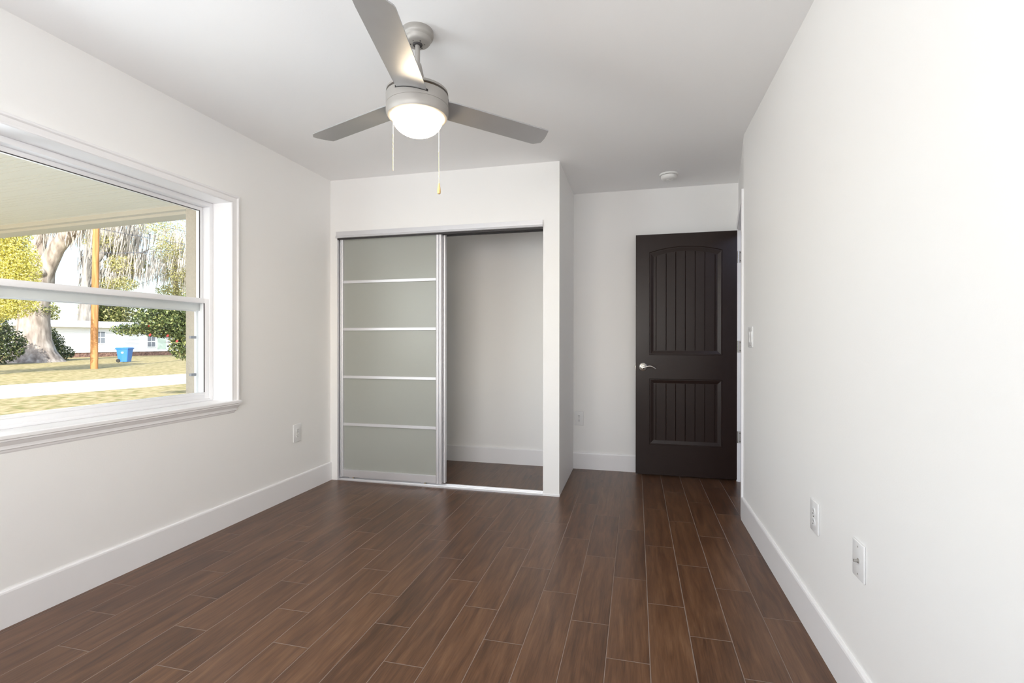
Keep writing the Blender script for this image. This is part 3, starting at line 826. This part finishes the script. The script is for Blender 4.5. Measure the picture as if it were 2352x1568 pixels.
house_window(-.75, .05, 1.40, 2.55)
house_window(4.3, 5.1, 1.0, 2.1)
house_window(5.35, 6.3, .7, 2.5, True)

# recycling cart
bn = empty('recycling_bin', (-37.6, 29.55, GZ), 1.98); tag(bn, 'blue wheeled recycling bin standing on the lawn by the white house', 'bin')
def rect(hx_, hy_, z, oy=0.0, n=5, rad=.06):
    pts = []
    for cx_, cy_, a0 in ((hx_ - rad, hy_ - rad, 0), (-hx_ + rad, hy_ - rad, PI / 2), (-hx_ + rad, -hy_ + rad, PI), (hx_ - rad, -hy_ + rad, 3 * PI / 2)):
        for k in range(n):
            a = a0 + PI / 2 * k / (n - 1); pts.append((cx_ + rad * math.cos(a), cy_ + rad * math.sin(a) + oy, z))
    return pts
MB().loft([rect(.30, .30, .05), rect(.31, .33, .30), rect(.37, .40, .98), rect(.40, .43, 1.00), rect(.40, .43, 1.04)]).build('body', M['bin'], bn, smooth=True, angle=30)
MB().loft([rect(.415, .45, 1.04), rect(.42, .46, 1.07), rect(.36, .40, 1.13)]).build('lid', M['bin'], bn, smooth=True, angle=30)
MB().tube([(-.30, .44, 1.0), (-.30, .52, 1.02), (.30, .52, 1.02), (.30, .44, 1.0)], .02, 8).build('handle', M['bin'], bn, smooth=True)
for s in (-1, 1):
    MB().lathe([(.0005, -.04), (.13, -.04), (.14, 0), (.13, .04), (.0005, .04)], (s * .33, .27, .14), 20, axis='X').build('wheel', M['rubber'], bn, smooth=True)
MB().lathe([(.0005, -.3545), (.085, -.3545), (.085, -.340), (.0005, -.340)], (0, -.02, .76), 20, axis='X').build('emblem', M['siding'], bn)

# utility pole and its wires
up = empty('utility_pole', (-30.6, 22.26, GZ)); tag(up, 'orange-brown wooden utility pole across the street', 'utility pole')
MB().tube([(0, 0, -.3), (0.01, .0, 2), (.05, .03, 5), (.10, .05, 8.6), (.14, .07, 10.5)], [.185, .178, .168, .155, .148], 18, .02).build('shaft', M['pole'], up, smooth=True)
MB().box(-.06, .06, -1.2, 1.2, 9.6, 9.72).build('crossarm', M['pole'], up)
for yq in (-1.1, -.5, .5, 1.1):
    MB().lathe([(.0005, 0), (.03, 0), (.05, .04), (.03, .08), (.045, .12), (.0005, .14)], (0, yq, 9.72), 14).build('insulator', M['roofing'], up, smooth=True)
def wire(p0, p1, sag, label, rad=.016):
    p0, p1 = Vector(p0), Vector(p1)
    o = MB().tube([p0.lerp(p1, k / 20) - Vector((0, 0, sag * 4 * (k / 20) * (1 - k / 20))) for k in range(21)], rad, 6).build('power_line', M['cable'])
    return tag(o, label, 'cable', 'overhead power lines')
wire((-30.55, 22.3, 7.70), (-38.6, 43.2, 10.2), .15, 'lower of two dark power lines sloping down right from the utility pole')
wire((-30.55, 22.3, 8.75), (-42.0, 46.0, 12.0), .15, 'upper of two dark power lines sloping down right from the utility pole')
wire((-30.50, 22.35, 4.95 + 1.3), (-31.2, 32.0, 8.75), .25, 'thin cable rising from the pole towards the upper right of the window')
wire((-47.5, 38.0, 6.4), (-33.0, 33.0, 8.2), .2, 'thin cable crossing the pale trees right of the pole')

# ---- vegetation
rng = np.random.default_rng(7)
def leaf_cloud(blobs, size, mult, fold=0.25):
    """folded diamond leaves filling ellipsoids; blobs = [(centre, radii, count)]"""
    blobs = [(c, r, int(n * mult)) for c, r, n in blobs]
    C_, = [np.concatenate([np.asarray(c) + (lambda d, r: d * r)(
        (lambda g: g / np.linalg.norm(g, axis=1, keepdims=True))(rng.normal(size=(n, 3))) * (rng.random((n, 1)) ** 0.45), np.asarray(rad))
        for c, rad, n in blobs])]
    n = len(C_)
    u = rng.normal(size=(n, 3)); u /= np.linalg.norm(u, axis=1, keepdims=True)
    v = np.cross(u, rng.normal(size=(n, 3))); v /= np.linalg.norm(v, axis=1, keepdims=True)
    w = np.cross(u, v)
    s = size * (0.6 + 0.8 * rng.random((n, 1)))
    a = C_ - u * s; b = C_ + u * s
    c = C_ + v * s * .45 + w * s * fold; d = C_ - v * s * .45 + w * s * fold
    verts = np.stack([a, c, b, d], axis=1).reshape(-1, 3)
    i = np.arange(n) * 4
    f = np.concatenate([np.stack([i, i + 1, i + 2], 1), np.stack([i, i + 2, i + 3], 1)])
    return verts, f
def foliage(name, root, blobs, size, m, mult=2.2):
    v, f = leaf_cloud(blobs, size * .66, mult)
    v = v - np.array(root.location)
    return raw_mesh(name, v, f, m, root)
def moss(root, blobs, wid=.10, lo=.8, hi=2.4, m='moss'):
    V, Fq = [], []
    k = 0
    for c, rad, n in blobs:
        for _ in range(int(n * 2.4)):
            p = np.asarray(c) + rng.uniform(-1, 1, 3) * np.asarray(rad)
            L_ = rng.uniform(lo, hi); a = rng.uniform(0, PI); w_ = wid * rng.uniform(.5, 1.3)
            for rot in (0, PI / 2):
                d = np.array([math.cos(a + rot), math.sin(a + rot), 0]) * w_
                for i in range(5):
                    t = i / 4
                    q = p + np.array([.12 * math.sin(3 * t + a), .12 * math.cos(2.3 * t + a), -L_ * t])
                    ww = (1 - t) ** .6 * (.7 + .3 * math.sin(9 * t + a)) + .04
                    V += [q - d * ww, q + d * ww]
                for i in range(4):
                    Fq.append((k + 2 * i, k + 2 * i + 1, k + 2 * i + 3, k + 2 * i + 2))
                k += 10
    return raw_mesh('spanish_moss', np.array(V) - np.array(root.location), np.array(Fq), M[m], root)

# big live oak at the left
ok = empty('live_oak', (-44.5, 28.08, GZ)); tag(ok, 'massive pale oak trunk with flared base and leaning limbs across the street', 'tree')
def rel(root, pts): return [tuple(np.array(p) - np.array(root.location)) for p in pts]
MB().tube(rel(ok, [(-44.5, 28.08, -.7), (-44.5, 28.08, -.35), (-44.52, 28.08, .25), (-44.57, 28.07, 1.2), (-44.57, 28.07, 2.6), (-44.5, 28.1, 4.2), (-44.35, 28.15, 5.4), (-44.0, 28.24, 6.5), (-43.7, 28.3, 7.1)]),
          [2.0, 1.62, 1.22, 1.0, .94, .90, .95, .74, .40], 26, .07, 3).build('trunk', M['bark'], ok, smooth=True, angle=70)
MB().tube(rel(ok, [(-44.2, 28.2, 5.6), (-43.6, 28.35, 6.9), (-42.9, 28.5, 8.2), (-41.9, 28.7, 9.4), (-40.4, 28.9, 10.6), (-38.8, 29.2, 11.6)]), [.72, .58, .52, .50, .42, .3], 16, .06, 4).build('limb', M['bark'], ok, smooth=True, angle=70)
MB().tube(rel(ok, [(-44.4, 28.1, 5.4), (-45.0, 28.5, 7.0), (-45.3, 28.9, 8.8), (-45.2, 29.0, 10.2), (-45.0, 29.2, 12.4)]), [.70, .52, .42, .38, .28], 16, .06, 5).build('limb', M['bark'], ok, smooth=True, angle=70)
bl = MB()
for (x, y, z, r_) in ((-44.75, 27.6, 6.1, .55), (-43.65, 27.75, 6.3, .50), (-44.2, 27.45, 6.5, .42)):
    g = bmesh.ops.create_icosphere(bl.bm, subdivisions=2, radius=r_)
    for v in g['verts']: v.co = Vector(rel(ok, [(x, y, z)])[0]) + v.co * random.Random(int(v.co.x * 999)).uniform(.85, 1.1)
bl.build('burls', M['bark'], ok, smooth=True, angle=80)
foliage('foliage', ok, [((-42.5, 29.5, 12.6), (4.5, 4, 1.8), 2600), ((-38.5, 30, 12.0), (3, 3, 1.6), 1200), ((-44.0, 28.0, 3.5), (1.05, 1.05, .5), 160)], .16, M['leaf_green'])
moss(ok, [((-42.8, 29.2, 10.6), (1.8, 1.0, .8), 60), ((-40.6, 29.2, 10.6), (2.0, 1.0, .9), 70), ((-44.9, 28.8, 10.4), (.6, .6, .5), 20)], .055, .7, 2.4)

def tree(name, base, label, trunk, fol, size, m, ms=None, bark='darkbark', mk=None):
    r = empty(name, base); tag(r, label, 'tree')
    for i, (pts, rad) in enumerate(trunk):
        MB().tube(rel(r, pts), rad, 12, .08, i).build('trunk' if i == 0 else 'limb', M[bark], r, smooth=True, angle=70)
    if fol: foliage('foliage', r, fol, size, m)
    if ms: moss(r, ms, *(mk or ()))
    return r
tree('juniper_tree', (-29.9, 16.6, GZ), 'bright yellow-green feathery tree at the left edge of the window view',
     [([(-29.9, 16.6, -.6), (-29.8, 16.7, 2), (-29.7, 16.8, 5)], [.22, .18, .1])],
     [((-29.9, 16.7, 5.2), (1.7, 1.7, 2.6), 7500), ((-28.6, 17.35, 4.6), (.9, .9, 1.5), 3200), ((-29.0, 17.3, 3.2), (1.1, 1.1, 1.1), 2400), ((-30.2, 16.2, 2.4), (1.6, 1.4, 1.2), 2600), ((-29.0, 17.2, 6.6), (1.0, 1.0, 1.3), 2600)], .08, M['leaf_yellow'])
r = empty('evergreen_shrub', (-42.0, 24.6, GZ)); tag(r, 'dark green shrub left of the massive oak trunk', 'shrub')
foliage('foliage', r, [((-42.2, 24.0, .9), (1.6, 2.0, 1.5), 2600), ((-42.0, 23.2, 2.2), (1.6, 1.8, 1.3), 1600)], .14, M['leaf_dark'])
MB().tube(rel(r, [(-42.1, 24, -.6), (-42.1, 24, 1)]), .12, 8).build('stem', M['darkbark'], r)
r = empty('cone_shrub', (-47.2, 31.3, GZ)); tag(r, 'dark green cone-shaped shrub right of the oak trunk foot', 'shrub')
foliage('foliage', r, [((-47.2, 31.2, .1), (1.3, 1.3, .8), 1100), ((-47.3, 31.0, 1.0), (.95, .95, .8), 700), ((-47.4, 30.9, 1.7), (.55, .55, .6), 300)], .13, M['leaf_dark'])
MB().tube(rel(r, [(-47.2, 31.2, -.6), (-47.2, 31.2, .5)]), .1, 8).build('stem', M['darkbark'], r)
tree('mossy_tree', (-64.4, 45.8, GZ), 'grey moss-covered tree standing behind the utility pole',
     [([(-64.4, 45.8, -.6), (-64.2, 45.9, 5), (-63.9, 46.0, 10), (-63.9, 46.1, 15)], [1.0, .8, .7, .4]), ([(-63.9, 46, 9.5), (-62.5, 46.6, 12), (-61, 47.5, 14)], [.4, .3, .2])],
     [((-62.8, 46.8, 16.5), (2, 2, 1.4), 500)], .28, M['leaf_pale'],
     [((-63.9, 46.0, 9.5), (1.0, .7, 2.6), 80), ((-60.5, 47.6, 14.6), (3.0, 1.5, 1.2), 70)], mk=(.09, 1.0, 3.0, 'moss_dark'))
# hedge of trees behind the white house
for (x, y, z, rx, rz_, lab) in ((-72.0, 44.5, 4.4, 3.2, 2.7, 'dense green tree behind the house, showing between oak and pole'),
                                (-66.5, 50.5, 4.9, 3.4, 2.5, 'dense green tree behind the house, right of the pole'),
                                (-62.5, 57.0, 5.2, 3.6, 2.4, 'dense green tree behind the right end of the house')):
    tree('dense_tree', (x, y, GZ), lab, [([(x, y, -.6), (x, y, 3)], [.3, .2])],
         [((x, y, z), (rx, rx, rz_), 1700), ((x + 1.2, y - 1.5, z - .6), (rx * .7, rx * .7, rz_ * .7), 900)], .26, M['leaf_green'])
# tall pale trees hung with moss
for (x, y, lab, fol, ms, tr) in (
    (-64.5, 47.5, 'tall pale moss-hung tree right of the pole, its leaves yellow-green',
     [((-63.0, 47.6, 13.4), (2.8, 2.8, 1.9), 1500), ((-61.5, 48.6, 10.6), (2.3, 2.3, 1.4), 1200), ((-64.0, 48.6, 16.0), (4, 4, 1.6), 900), ((-62.5, 48.2, 8.2), (2.6, 2.2, 1.0), 900)],
     [((-62.2, 47.9, 14.4), (2.4, 1.6, 2.0), 150), ((-60.8, 49.0, 11.4), (2.2, 1.6, 1.4), 150), ((-63.4, 47.8, 10.0), (2.0, 1.5, 1.2), 90)],
     [([(-65.5, 49.2, -.6), (-65.0, 49.0, 7), (-63.6, 48.4, 11), (-61.6, 48.4, 14)], [.5, .35, .25, .12]), ([(-64.0, 48.6, 9), (-61.6, 49.0, 11.4), (-58.8, 49.4, 12.6)], [.24, .16, .08])]),
    (-65.6, 61.0, 'tall pale moss-hung tree nearest the right side of the window view',
     [((-64.2, 57.4, 14.0), (2.9, 2.9, 2.2), 1300), ((-63.6, 58.8, 10.7), (2.9, 2.9, 1.8), 1500), ((-66.0, 57.4, 17.4), (4.4, 3.6, 1.8), 900), ((-65.4, 59.0, 8.4), (2.9, 2.5, 1.1), 900)],
     [((-63.6, 58.0, 14.8), (2.8, 1.8, 2.4), 170), ((-62.8, 59.2, 11.6), (2.5, 1.8, 1.7), 170), ((-66.2, 57.2, 11.8), (2.0, 1.8, 1.6), 100)],
     [([(-66.0, 60.0, -.6), (-65.8, 59.4, 7), (-65.0, 58.4, 12), (-63.6, 58.0, 16.5)], [.55, .4, .28, .13]), ([(-65.6, 59.0, 10), (-63.6, 58.8, 12.8), (-61.4, 59.2, 13.6)], [.26, .18, .09])])):
    tree('moss_hung_tree', (x, y, GZ), lab, tr, fol, .19, M['leaf_pale'], ms, mk=(.075, .6, 2.6))
# camellia close to the porch
cm = empty('camellia_bush', (-10.4, 11.4, GZ)); tag(cm, 'glossy dark green camellia with red flowers just beyond the porch pillar', 'bush')
MB().tube(rel(cm, [(-10.4, 11.4, -.6), (-10.5, 11.2, .6), (-10.8, 10.9, 1.6)]), [.06, .05, .03], 8).build('trunk', M['darkbark'], cm)
for k, (q0, q1, q2) in enumerate((((-10.5, 11.2, .8), (-11.6, 10.6, 1.5), (-13.0, 10.2, 1.45)), ((-10.5, 11.2, .6), (-11.2, 10.7, 1.1), (-11.9, 10.4, 1.1)), ((-10.6, 11.1, 1.2), (-11.4, 10.6, 1.9), (-12.1, 10.4, 2.2)))):
    MB().tube(rel(cm, [q0, q1, q2]), [.03, .02, .008], 6).build('branch', M['darkbark'], cm)
foliage('foliage', cm, [((-11.2, 10.65, 1.60), (.95, .7, .62), 3600), ((-12.0, 10.4, 1.62), (.75, .55, .42), 1700), ((-12.75, 10.2, 1.42), (.52, .4, .17), 330),
                        ((-11.3, 10.6, 1.0), (.55, .45, .42), 1000), ((-12.0, 10.35, 2.05), (.6, .45, .18), 240), ((-11.0, 10.7, 2.15), (.6, .45, .30), 300), ((-11.0, 10.75, .75), (.32, .3, .25), 320)], .058, M['leaf_camellia'])
for (x, y, z) in ((-12.05, 10.1, 1.52), (-11.30, 10.22, 1.12), (-11.55, 10.18, 1.26), (-12.02, 10.1, 1.28)):
    fl = MB()
    for k in range(7):
        a = 2 * PI * k / 7
        fl.tube([(0, 0, 0), (.018 * math.cos(a), .018 * math.sin(a), .006), (.034 * math.cos(a), .034 * math.sin(a), .012)], [.006, .015, .006], 6)
    fl.xform(Matrix.Translation(Vector((x, y, z)) - Vector(cm.location)) @ Matrix.Rotation(1.2, 4, 'X'))
    fl.build('flower', M['flower'], cm)
